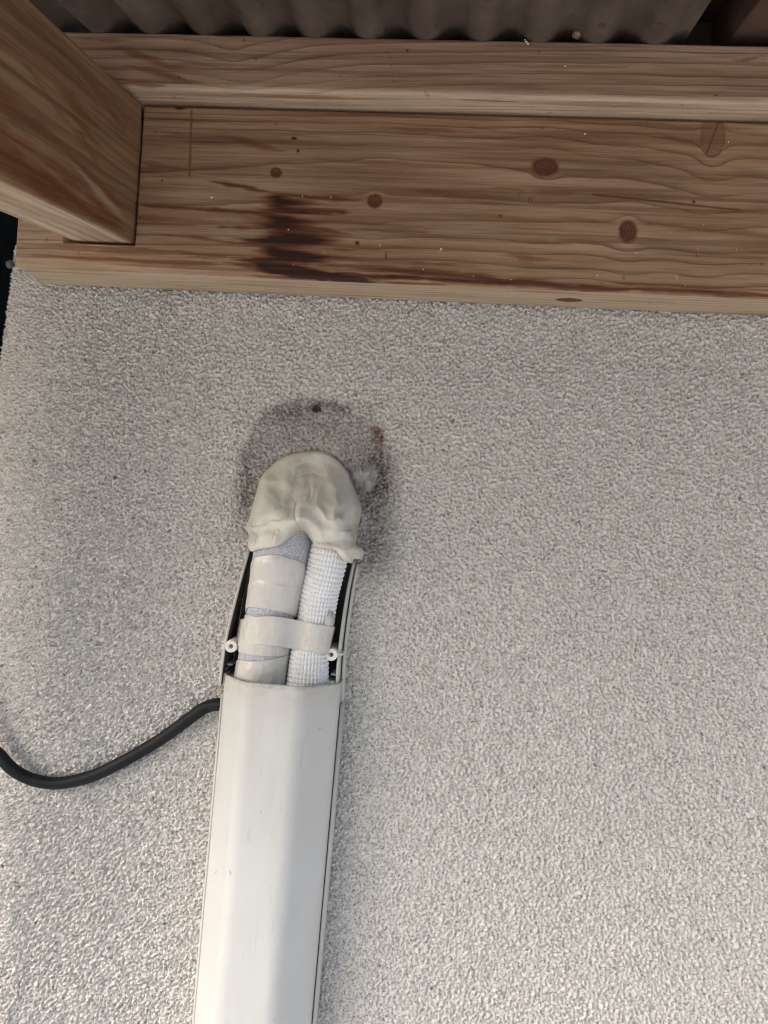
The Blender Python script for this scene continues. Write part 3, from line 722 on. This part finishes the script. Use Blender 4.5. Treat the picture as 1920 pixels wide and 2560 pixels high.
for v in [None]:
    # vertices were made relative to (org-DL); move them to be relative to the cover's top end
    co = np.empty(len(cov.data.vertices)*3, np.float32); cov.data.vertices.foreach_get('co', co); co = co.reshape(-1, 3)-(DL/1000).astype(np.float32)
    cov.data.vertices.foreach_set('co', co.ravel()); cov.data.update()
bprof = rounded([(-HW-1.9, 17), (-HW-1.9, .2), (HW+1.9, .2), (HW+1.9, 17)], [0, 1.5, 1.5, 0], 4)
bs = sweep('base_channel', bprof[::-1], 1.5, np.linspace(ztop-14, ztop-Ld, 12), M_BASE, duct, DL)
bs.location = (0, 0, 0)
for sx in (-1, 1):      # snap bead along the channel edge
    P = np.array([(axis_x(z)+sx*(HW+2.15), -15.6, z) for z in np.linspace(ztop-14, ztop-Ld, 6)])
    Q = []
    for p in P: Q += [p+np.array([sx*dx, dy, 0]) for dx, dy in ((0, -1), (.8, -.6), (.8, .6), (0, 1.2))]
    o = mesh_np('snap_bead', np.array(Q), [(4*i+j, 4*i+j+1, 4*i+j+5, 4*i+j+4) for i in range(5) for j in range(3)], M_BASE, duct, origin=DL); o.location = (0, 0, 0)

# ---- end base (the fitting whose lid is missing): side walls taper towards the wall at the top
eb = empty('duct_end_base'); tag(eb, 'uncovered beige plastic end base between the duct and the putty', 'duct base')
LW = [(545, 1712, 23), (560, 1603, 22), (591, 1475, 14), (619, 1375, 5)]; RW = [(843, 1765, 20), (850, 1639, 19), (869, 1497, 13), (888, 1403, 5)]
Lb, Lt, Rb, Rt = (W(*q) for q in (LW[0], LW[-1], RW[0], RW[-1]))
eb.location = Vector(((Lb+Rb)/2000).tolist()); eb.location.y = 0; EL = np.array(eb.location)*1000
def strip_wall(name, pts, inward, shift=(0, 0, 0), ds=1.0):
    C_, _ = resample(np.array([np.r_[W(*q), q[2]] for q in pts]), 24); n = len(C_); V = []
    for p in C_:
        p = p+np.r_[shift, 0]; d = p[3]*ds
        for (o, dd) in ((0, .3), (0, d-.6), (.3*inward, d), (1.4*inward, d), (1.7*inward, d-.6), (1.7*inward, .3)): V.append((p[0]+o, -dd, p[2]))
    F = grid_faces(n, 6); F = np.vstack([F, [[0, 1, 2, 3], [0, 3, 4, 5], [(n-1)*6+5, (n-1)*6+4, (n-1)*6+3, (n-1)*6+2], [(n-1)*6+5, (n-1)*6+2, (n-1)*6+1, (n-1)*6]]])
    o = mesh_np(name, V, F, M_BASE, eb, smooth=False, origin=EL); o.location = (0, 0, 0)
    bm = bmesh.new(); bm.from_mesh(o.data); bmesh.ops.recalc_face_normals(bm, faces=bm.faces); bm.to_mesh(o.data); bm.free()
    o.data.materials.append(M_SHADED)          # inner face darkened: the channel's shade put into the colour
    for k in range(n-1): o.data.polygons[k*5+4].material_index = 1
    return o
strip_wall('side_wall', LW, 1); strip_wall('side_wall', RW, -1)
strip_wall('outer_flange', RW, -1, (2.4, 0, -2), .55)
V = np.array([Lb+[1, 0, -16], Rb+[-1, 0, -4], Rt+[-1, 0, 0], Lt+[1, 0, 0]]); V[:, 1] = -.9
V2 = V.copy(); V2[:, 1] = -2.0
o = mesh_np('back_plate', np.vstack([V, V2]), [(4, 5, 6, 7), (0, 3, 2, 1), (0, 1, 5, 4), (1, 2, 6, 5), (2, 3, 7, 6), (3, 0, 4, 7)], M_SHADED, eb, smooth=False, origin=EL); o.location = (0, 0, 0)  # plate coloured dark as the shade at the back of the channel
def boss(px, py, d, side):
    c = W(px, py, d)
    V, F = lathe([(4.0, 1.5), (3.75, d-.35), (3.5, d), (1.45, d), (1.3, d-.25), (1.25, d-9), (0.01, d-9)], (c[0], c[2]), 36)
    b = mesh_np('screw_boss', V, F, M_BOSS, eb, origin=EL); b.location = (0, 0, 0)
    bm = bmesh.new(); bm.from_mesh(b.data); bmesh.ops.recalc_face_normals(bm, faces=bm.faces); bm.to_mesh(b.data); bm.free()
    md = b.modifiers.new('edges', 'EDGE_SPLIT'); md.split_angle = math.radians(40)
    x0, x1 = c[0]+side*3.4, c[0]+side*6.6
    Vw = [(x, -y, z) for x in (x0, x1) for y in (1.5, d-3) for z in (c[2]-.5, c[2]+.5)]
    o = mesh_np('rib', Vw, [(0, 1, 3, 2), (4, 6, 7, 5), (0, 2, 6, 4), (1, 5, 7, 3), (2, 3, 7, 6), (0, 4, 5, 1)], M_BOSS, b, smooth=False, origin=EL); o.location = (0, 0, 0)
boss(577, 1616, 25, -1); boss(828, 1637, 23, 1)
def blockp(name, px, py, d, w, h, dep, mat=M_BASE):
    c = W(px, py, d); bm = bmesh.new(); bmesh.ops.create_cube(bm, size=1.0)
    for v in bm.verts: v.co = Vector((v.co.x*w/1000, v.co.y*dep/1000, v.co.z*h/1000))
    bmesh.ops.bevel(bm, geom=bm.edges[:], offset=min(w, h, dep)*.15/1000, segments=2, affect='EDGES')
    me = bpy.data.meshes.new(name); bm.to_mesh(me); bm.free(); me.materials.append(mat)
    o = link(bpy.data.objects.new(name, me), eb); o.location = Vector(((np.array([c[0], -d+dep/2, c[2]])-EL)/1000).tolist()); return o
blockp('clip_tab', 561, 1697, 19, 2.2, 6.5, 18, M_BOSS); blockp('clip_tab', 573, 1692, 17, 5, 1.2, 12, M_BOSS)
blockp('clip_tab', 810, 1711, 21, 3.6, 4.0, 18, M_BOSS); blockp('clip_tab', 824, 1706, 20, 6, 1.3, 14, M_BOSS)
blockp('stop_rib', 569, 1661, 14, 6, 1.1, 13); blockp('stop_rib', 838, 1687, 16, 5.5, 1.3, 14); blockp('stop_rib', 560, 1672, 16, 3, 1.1, 12)

# ------------------------------------------------------------------ pipes
def tube_pts(path, rads, seg, ref=np.array([0, -1.0, 0]), disp=None, step=1.0, squash=1.0):
    """path: list of points (mm); rads at those points; angle 0 = right, 90 = towards viewer"""
    P, s = resample(np.c_[np.array(path), np.array(rads)], step=step); r = P[:, 3]; P = P[:, :3]
    T, B, N = frames(P, ref)
    a = np.linspace(0, 2*np.pi, seg, endpoint=False)
    return P, s, r, T, B, N, a
fp_px = [(640, 1790, 15.0), (648, 1715, 15.0), (662, 1620, 14.6), (680, 1520, 14.5), (693, 1450, 15.6), (702, 1395, 16.5), (714, 1340, 16.6), (726, 1285, 15)]
fp_d = [20, 20, 20, 20.5, 20.5, 20, 16, 4]
fpath = [W(a, b, d) for (a, b, r), d in zip(fp_px, fp_d)]
FP, FS, FR, FT, FB, FN, FA = tube_pts(fpath, [r for _, _, r in fp_px], 96, step=1.2)
if FB[0][0] < 0: FB = -FB
def foam_pt(s, a, off=0.0):
    """point on the foam tube surface at arclength s and angle a, lifted by off"""
    s = np.asarray(s, float)
    c = np.stack([np.interp(s, FS, FP[:, k]) for k in range(3)], -1); B = np.stack([np.interp(s, FS, FB[:, k]) for k in range(3)], -1); N = np.stack([np.interp(s, FS, FN[:, k]) for k in range(3)], -1)
    r = np.interp(s, FS, FR)+off
    r = r*(1+.018*np.sin(2*a+s*.03)+.012*vnoise(s*.08+5, a*1.2, 141))
    return c+B*(r*np.cos(a))[..., None]+N*(r*np.sin(a))[..., None]
if FN[0][1] > 0: FN = -FN
pipe = empty('wrapped_pipe', Vector((FP[0]/1000).tolist())); tag(pipe, 'grey foam insulated pipe wrapped in beige tape inside the open duct end', 'pipe')
PL = np.array(pipe.location)*1000
S2, A2 = np.meshgrid(FS, FA, indexing='ij')
V = foam_pt(S2, A2).transpose(1, 0, 2).reshape(-1, 3)
o = mesh_np('foam_sleeve', V, grid_faces(len(FA), len(FS), True), M_FOAM, pipe, origin=PL); o.location = (0, 0, 0)
# photo row -> arclength along the foam tube
rows = np.array([b for _, b, _ in fp_px], float); cum = np.r_[0, np.cumsum(np.linalg.norm(np.diff(np.array(fpath), axis=0), axis=1))]
def s_of(py): return np.interp(-np.asarray(py, float), -rows, cum)
def band(name, lo, hi, off, a0=-60, a1=240, n=46, par=pipe):
    """tape between photo rows lo(a), hi(a), given as control values at angles 0 (right), 90 (front), 180 (left)"""
    a = np.radians(np.linspace(a0, a1, 90)); t = np.linspace(0, 1, n)
    L = s_of(np.interp(np.degrees(a), *lo)); H = s_of(np.interp(np.degrees(a), *hi))
    A, T_ = np.meshgrid(a, t, indexing='ij'); S = L[:, None]+(H-L)[:, None]*T_
    edge = np.clip(np.minimum(T_, 1-T_)*8, 0, 1)
    V = foam_pt(S, A, off*(.35+.65*edge)+.18*vnoise(S*.25, A*5, 151)*edge).reshape(-1, 3)
    o = mesh_np(name, V, grid_faces(len(a), n), M_TAPE, par, origin=PL); o.location = (0, 0, 0)
    o.modifiers.new('thickness', 'SOLIDIFY').thickness = .0004; o.modifiers[-1].offset = -1
    return o
# rows are those of the tube's centre line; a front-edge arc comes from the tube's roundness
AX = [-60, 0, 40, 90, 140, 180, 240]
band('tape_wrap', (AX, [1536, 1531, 1518, 1513, 1520, 1545, 1550]), (AX, [1465, 1456, 1449, 1446, 1452, 1472, 1480]), .75)
band('tape_wrap', (AX, [1480, 1474, 1466, 1464, 1475, 1495, 1500]), (AX, [1416, 1410, 1397, 1393, 1403, 1426, 1434]), .45)
band('tape_wrap', (AX, [1624, 1622, 1624, 1628, 1633, 1640, 1644]), (AX, [1566, 1553, 1542, 1536, 1540, 1549, 1556]), .45)
band('tape_wrap', (AX, [1785]*7), (AX, [1618, 1620, 1627, 1641, 1650, 1661, 1664]), .45)

# ---- white dimpled hose
hp_px = [(770, 1790, 12.6), (769, 1715, 12.2), (772, 1660, 11.6), (778, 1600, 10.6), (789, 1550, 10.9), (800, 1480, 11.3), (815, 1420, 11.4), (825, 1370, 11.4), (835, 1310, 11)]
hp_d = [18.5, 18.5, 18.5, 18, 18, 18, 18, 16, 6]
hpath = [W(a, b, d) for (a, b, r), d in zip(hp_px, hp_d)]
NB = 34; SEG = NB*8
HP, HS, HR, HT, HB, HN, HA = tube_pts(hpath, [r for _, _, r in hp_px], SEG, step=.30)
if HB[0][0] < 0: HB = -HB
if HN[0][1] > 0: HN = -HN
ps = 2.65
dis = (np.abs(np.sin(HA[None]*NB/2))*np.abs(np.sin(np.pi*(HS+.25*vnoise(HS*.05, HS*0, 3))[:, None]/ps)))**.55
rr = HR[:, None]*(1+.02*np.sin(2*HA[None]+HS[:, None]*.06))-.35+(1.0+.25*vnoise(HS[:, None]*.11, HA[None]*1.3, 14))*dis+.45*vnoise(HS[:, None]*.05, HA[None]*.9, 15)
HV = HP[:, None]+HB[:, None]*(rr*np.cos(HA))[..., None]+HN[:, None]*(rr*np.sin(HA))[..., None]
hose = empty('insulated_hose', Vector((HP[0]/1000).tolist())); tag(hose, 'white dimpled foam insulated hose beside the taped pipe', 'hose'); HL = np.array(hose.location)*1000
o = mesh_np('dimpled_sleeve', HV.transpose(1, 0, 2).reshape(-1, 3), grid_faces(SEG, len(HS), True), M_HOSE, hose, origin=HL); o.location = (0, 0, 0)

# ---- tape strip tying pipe and hose together: cross-section hull of the two round pipes
def tie():
    n, m = 120, 30
    top_px = [(600, 1549), (614, 1546), (655, 1541), (694, 1541), (741, 1550), (791, 1560), (829, 1566), (838, 1567)]
    bot_px = [(585, 1617), (598, 1615), (630, 1611), (666, 1613), (730, 1622), (772, 1629), (812, 1635), (822, 1637)]
    T_, _ = resample(np.array(top_px, float), n); B_, _ = resample(np.array(bot_px, float), n)
    V = np.zeros((n, m, 3))
    for i in range(n):
        for j in range(m):
            t = j/(m-1); px = T_[i, 0]*(1-t)+B_[i, 0]*t; py = T_[i, 1]*(1-t)+B_[i, 1]*t
            fc = np.interp(-py, -rows, [a for a, _, _ in fp_px]); fr = 14.6+1.3
            hc = np.interp(-py, -np.array([b for _, b, _ in hp_px], float), [a for a, _, _ in hp_px]); hr = 10.8+.9
            k = 4.43
            uf, uh = (px-fc)/k, (px-hc)/k
            df = 20.3+math.sqrt(max(fr*fr-uf*uf, 0)) if abs(uf) < fr else (20.3-(abs(uf)-fr)*6)
            dh = 18+math.sqrt(max(hr*hr-uh*uh, 0)) if abs(uh) < hr else (18-(abs(uh)-hr)*6)
            d = max(df, dh)
            a_, b_ = fc+.62*fr*k, hc-.45*hr*k          # taut over the valley
            if a_ < px < b_:
                da = 20.3+fr*math.sqrt(1-.62**2); db = 18+hr*math.sqrt(1-.45**2); q = (px-a_)/(b_-a_); d = max(d if False else 0, da+(db-da)*q-1.2*math.sin(math.pi*q))
            d += .22*sstep(-.7, -.2, uh/hr)*abs(math.sin(uh*1.35))*abs(math.sin(py*.27))
            V[i, j] = W(px, py, max(d, 4))
    o = mesh_np('tie_tape', V.reshape(-1, 3), grid_faces(n, m, flip=True), M_TAPE, pipe, origin=PL); o.location = (0, 0, 0)
    md = o.modifiers.new('thickness', 'SOLIDIFY'); md.thickness = .0004; md.offset = 0
    # the folded flap of the tape on the hose
    fl = [(826, 1525), (834, 1532), (836, 1552), (831, 1568), (812, 1562), (817, 1545)]
    Vf = np.array([W(a, b, d) for (a, b), d in zip(fl, [27, 24, 22, 23, 29.5, 28.5])])
    o2 = mesh_np('tape_flap', Vf, [(0, 1, 2, 3, 4, 5)], M_TAPE, pipe, origin=PL); o2.location = (0, 0, 0)
    md = o2.modifiers.new('thickness', 'SOLIDIFY'); md.thickness = .0005
tie()

# ------------------------------------------------------------------ putty
OUT = [(791,1127),(741,1132),(700,1148),(676,1167),(656,1187),(647,1210),(640,1233),(631,1264),(622,1299),(614,1320),(621,1336),(620,1358),(622,1373),(630,1379),(647,1374),(665,1371),(687,1367),(706,1360),(728,1344),(741,1333),(753,1326),(763,1332),(772,1343),(781,1357),(788,1367),(806,1371),(835,1377),(853,1396),(866,1404),(879,1408),(886,1398),(896,1398),(905,1396),(911,1383),(903,1369),(891,1361),(893,1340),(896,1318),(904,1273),(898,1250),(888,1226),(880,1200),(869,1176),(841,1148),(816,1132)]
def putty():
    NA, NR = 420, 110
    O = np.array(OUT+[OUT[0]], float); L = np.r_[0, np.cumsum(np.linalg.norm(np.diff(O, axis=0), axis=1))]
    Oc, _ = resample(O, NA+1); Oc = Oc[:-1]
    c = np.array([762.0, 1255.0])
    t = np.linspace(0, 1, NR)**.8
    PX = c[0]+(Oc[:, None, 0]-c[0])*t; PY = c[1]+(Oc[:, None, 1]-c[1])*t
    # distance (px) to the outline
    D = np.full(PX.shape, 1e9)
    for q in Oc[::2]: D = np.minimum(D, np.hypot(PX-q[0], PY-q[1]))
    D[:, -1] = 0
    yy = PY-.06*(PX-760)
    full = 6+35*sstep(1135, 1315, yy)*(1-.6*np.clip(np.abs(PX-752)/160, 0, 1)**3.5)
    low = sstep(1300, 1372, yy)                       # rim on the pipes rather than on the wall
    rim = np.clip(D/34.0, 0, 1); rim = np.sqrt(1-(1-rim)**2)
    rimw = np.clip(D/11.0, 0, 1); rimw = np.sqrt(1-(1-rimw)**2)
    d = (1-low)*(.8+3.2*rimw+(full-4)*rim)+low*(full-3.6+4.4*rimw)
    def dent(px, py, rx, ry, amp, rot=0):
        ca, sa = math.cos(rot), math.sin(rot); u = (PX-px)*ca+(PY-py)*sa; w = -(PX-px)*sa+(PY-py)*ca
        return amp*np.exp(-((u/rx)**2+(w/ry)**2))
    E = np.zeros_like(d)
    for a in [(690,1205,26,30,-2.0), (775,1165,24,20,-1.8), (860,1205,18,30,-1.5,.5), (690,1270,22,22,1.3), (670,1310,24,18,-1.7), (730,1250,12,40,-1.3,.2), (790,1265,30,22,-1.3), (838,1230,16,36,1.6,-.3),
              (805,1300,26,20,-1.9), (850,1310,20,30,1.4), (750,1290,12,28,1.3,.35), (685,1345,20,14,1.6), (640,1330,14,16,-1.4), (845,1350,26,16,-1.2), (720,1190,14,24,1.5,.3), (820,1180,14,18,1.2), (770,1220,18,10,1.0), (880,1285,10,26,-1.2), (865,1245,7,16,1.5,-.25)]: E += dent(*a)
    E += 1.1*vnoise(PX*.026, PY*.026, 161)+.40*vnoise(PX*.07, PY*.07, 162)+.10*vnoise(PX*.22, PY*.22, 163)
    def crease(pts, depth, width, lipside=.6):
        P_, _ = resample(np.array(pts, float), 40); best = np.full(PX.shape, 1e9); sg = np.zeros(PX.shape)
        for i in range(len(P_)-1):
            dx, dy = PX-P_[i, 0], PY-P_[i, 1]; q = np.hypot(dx, dy); T = P_[i+1]-P_[i]
            s = np.sign(T[0]*dy-T[1]*dx); m = q < best; best = np.where(m, q, best); sg = np.where(m, s, sg)
        return -depth*np.exp(-(best/width)**2)+lipside*depth*np.exp(-((best-width*2)/(width*2.4))**2)*(sg > 0)
    wx = PX+26*vnoise(PX*.016+1.7, PY*.016+4.2, 173)+9*vnoise(PX*.05, PY*.05, 174); wy = PY+26*vnoise(PX*.016+8.7, PY*.016+2.2, 175)+9*vnoise(PX*.05+5, PY*.05+3, 176)
    ru, rv = .82*wx+.57*wy, -.57*wx+.82*wy
    rn = np.clip(1-np.abs(vnoise(ru*.0135+7.3, rv*.0105+3.1, 171))*2.4, 0, 1)**1.6
    E = E*1.15+2.3*rn
    for pts, dp, w in [([(752,1322),(741,1300),(739,1278),(744,1258),(760,1246)],1.0,4), ([(634,1316),(662,1308),(678,1300),(700,1299),(712,1290)],.8,3), ([(680,1366),(684,1345),(690,1330)],.6,2.5), ([(742,1192),(780,1184),(800,1190)],.35,4), ([(776,1240),(778,1222)],.6,2.5), ([(868,1325),(884,1322),(892,1312)],.7,3)]:
        E += crease(pts, dp, w, 1.1)
    d = d+E*np.clip(D/14.0, 0, 1)
    def front(path_px, path_d):
        rw = -np.array([b for _, b, _ in path_px], float); cx = np.interp(-PY, rw, [a for a, _, _ in path_px]); r = np.interp(-PY, rw, [c_ for _, _, c_ in path_px]); dd = np.interp(-PY, rw, path_d)
        u = (PX-cx)/4.4; return np.where(np.abs(u) < r, dd+np.sqrt(np.maximum(r*r-u*u, 0)), 0)
    fr_ = np.maximum(front(fp_px, fp_d), front(hp_px, hp_d)); need = fr_+.6+1.8*np.clip(D/10.0, 0, 1)
    need = need*(fr_ > 6)*(PY > 1287)
    k_ = 2.0; d = np.log(np.exp(np.clip(d/k_, -20, 40))+np.exp(np.clip(need/k_, -20, 40)))*k_*(need > 0)+d*(need <= 0)
    d = np.maximum(d, .6)
    V = W(PX, PY, d)
    # turn the rim under
    back = W(Oc[:, 0], Oc[:, 1], np.maximum(d[:, -1]-5.5, -1.0)); inw = W(c[0]+(Oc[:, 0]-c[0])*.955, c[1]+(Oc[:, 1]-c[1])*.955, np.maximum(d[:, -1]-7.0, -1.5))
    V = np.concatenate([V, back[:, None], inw[:, None]], 1)
    nv = NR+2
    dirt = .8*dent(850,1290,12,9,1)+.75*dent(876,1322,18,12,1)+.55*dent(885,1345,9,20,1)+.3*dent(640,1328,14,10,1)+.16*dent(845,1235,20,14,1)+.3*dent(825,1362,40,10,1)+.4*dent(894,1290,7,40,1)+.4*dent(624,1335,9,12,1)
    dirt = np.concatenate([dirt, dirt[:, -1:], dirt[:, -1:]], 1)
    org = W(762, 1255, 0)
    return mesh_np('sealing_putty', V.reshape(-1, 3), grid_faces(NA, nv, True), M_PUTTY, origin=org, attrs={'dirt': np.clip(dirt, 0, 1)})
pu = putty(); tag(pu, 'beige thumbed putty patch sealing the pipe hole above the duct', 'putty')
bm = bmesh.new(); bm.from_mesh(pu.data); bmesh.ops.remove_doubles(bm, verts=bm.verts, dist=1e-7); bmesh.ops.recalc_face_normals(bm, faces=bm.faces); bm.to_mesh(pu.data); bm.free()

# lint tuft at the right of the putty
tc = W(915, 1192, 4)
tuft = empty('lint_tuft', Vector((tc/1000).tolist())); tag(tuft, 'fluffy grey lint tuft stuck to the wall right of the putty', 'lint')
lump('lint_core', (0, 0, 0), (5.6, 3.2, 7.0), M_FLUFF, tuft, seed=31, amp=.55, f=1.7)
lump('lint_core', (2.5, -2.6, -3.5), (2.0, 2.2, 5.0), M_FLUFF, tuft, seed=37, amp=.5, f=1.8)
lump('lint_core', (-3.5, -2.2, 1.5), (3.4, 2.2, 4.6), M_FLUFF, tuft, seed=41, amp=.6, f=1.9)
rs = np.random.RandomState(3); Vh, Fh = [], []
for i in range(260):
    a = rs.rand()*2*np.pi; r0 = rs.rand()**.5*6; p = np.array([r0*np.cos(a), -1.5-rs.rand()*3, r0*1.15*np.sin(a)])
    dirv = np.array([np.cos(a)+rs.randn()*.7, -rs.rand()*.8, np.sin(a)+rs.randn()*.7]); dirv /= np.linalg.norm(dirv); cur = rs.randn(3)*.9
    n = 5; pts = [p+dirv*s*1.3+cur*(s*s)*.09 for s in range(n)]; wd = np.cross(dirv, [0, 1, 0]); wd = wd/(np.linalg.norm(wd)+1e-6)*.055; b = len(Vh)
    for q in pts: Vh += [q-wd, q+wd]
    for k in range(n-1): Fh.append((b+2*k, b+2*k+1, b+2*k+3, b+2*k+2))
tag(mesh_np('lint_fibres', Vh, Fh, M_FLUFF, tuft), kind='stuff')

# ------------------------------------------------------------------ cable
cp = [(-120, 1640), (-95, 1730), (-60, 1815), (-22, 1868), (0, 1889), (30, 1922), (75, 1947), (131, 1958), (187, 1952), (243, 1935), (299, 1908), (355, 1877), (411, 1842), (467, 1801), (504, 1774), (524, 1765), (545, 1761), (572, 1761)]
cd = [2, 4, 7, 9, 10, 10, 8, 7, 6, 5.4, 5.2, 5.2, 5.4, 6.5, 8, 8.5, 9, 9]
P, s = resample(np.array([W(a, b, d) for (a, b), d in zip(cp, cd)]), step=1.2)
T, B, N = frames(P, np.array([0, -1.0, 0])); a = np.linspace(0, 2*np.pi, 32, endpoint=False)
rr = 3.85*(1+.012*vnoise(s*.2, s*0, 6))[:, None]
V = (P[:, None]+B[:, None]*(rr*np.cos(a))[..., None]+N[:, None]*(rr*np.sin(a))[..., None])
cb = mesh_np('power_cable', V.transpose(1, 0, 2).reshape(-1, 3), grid_faces(32, len(P), True), M_CABLE, origin=P[len(P)//2])
tag(cb, 'black rubber cable curving across the wall into the side of the duct', 'cable')
bm = bmesh.new(); bm.from_mesh(cb.data); bmesh.ops.recalc_face_normals(bm, faces=bm.faces); bm.to_mesh(cb.data); bm.free()
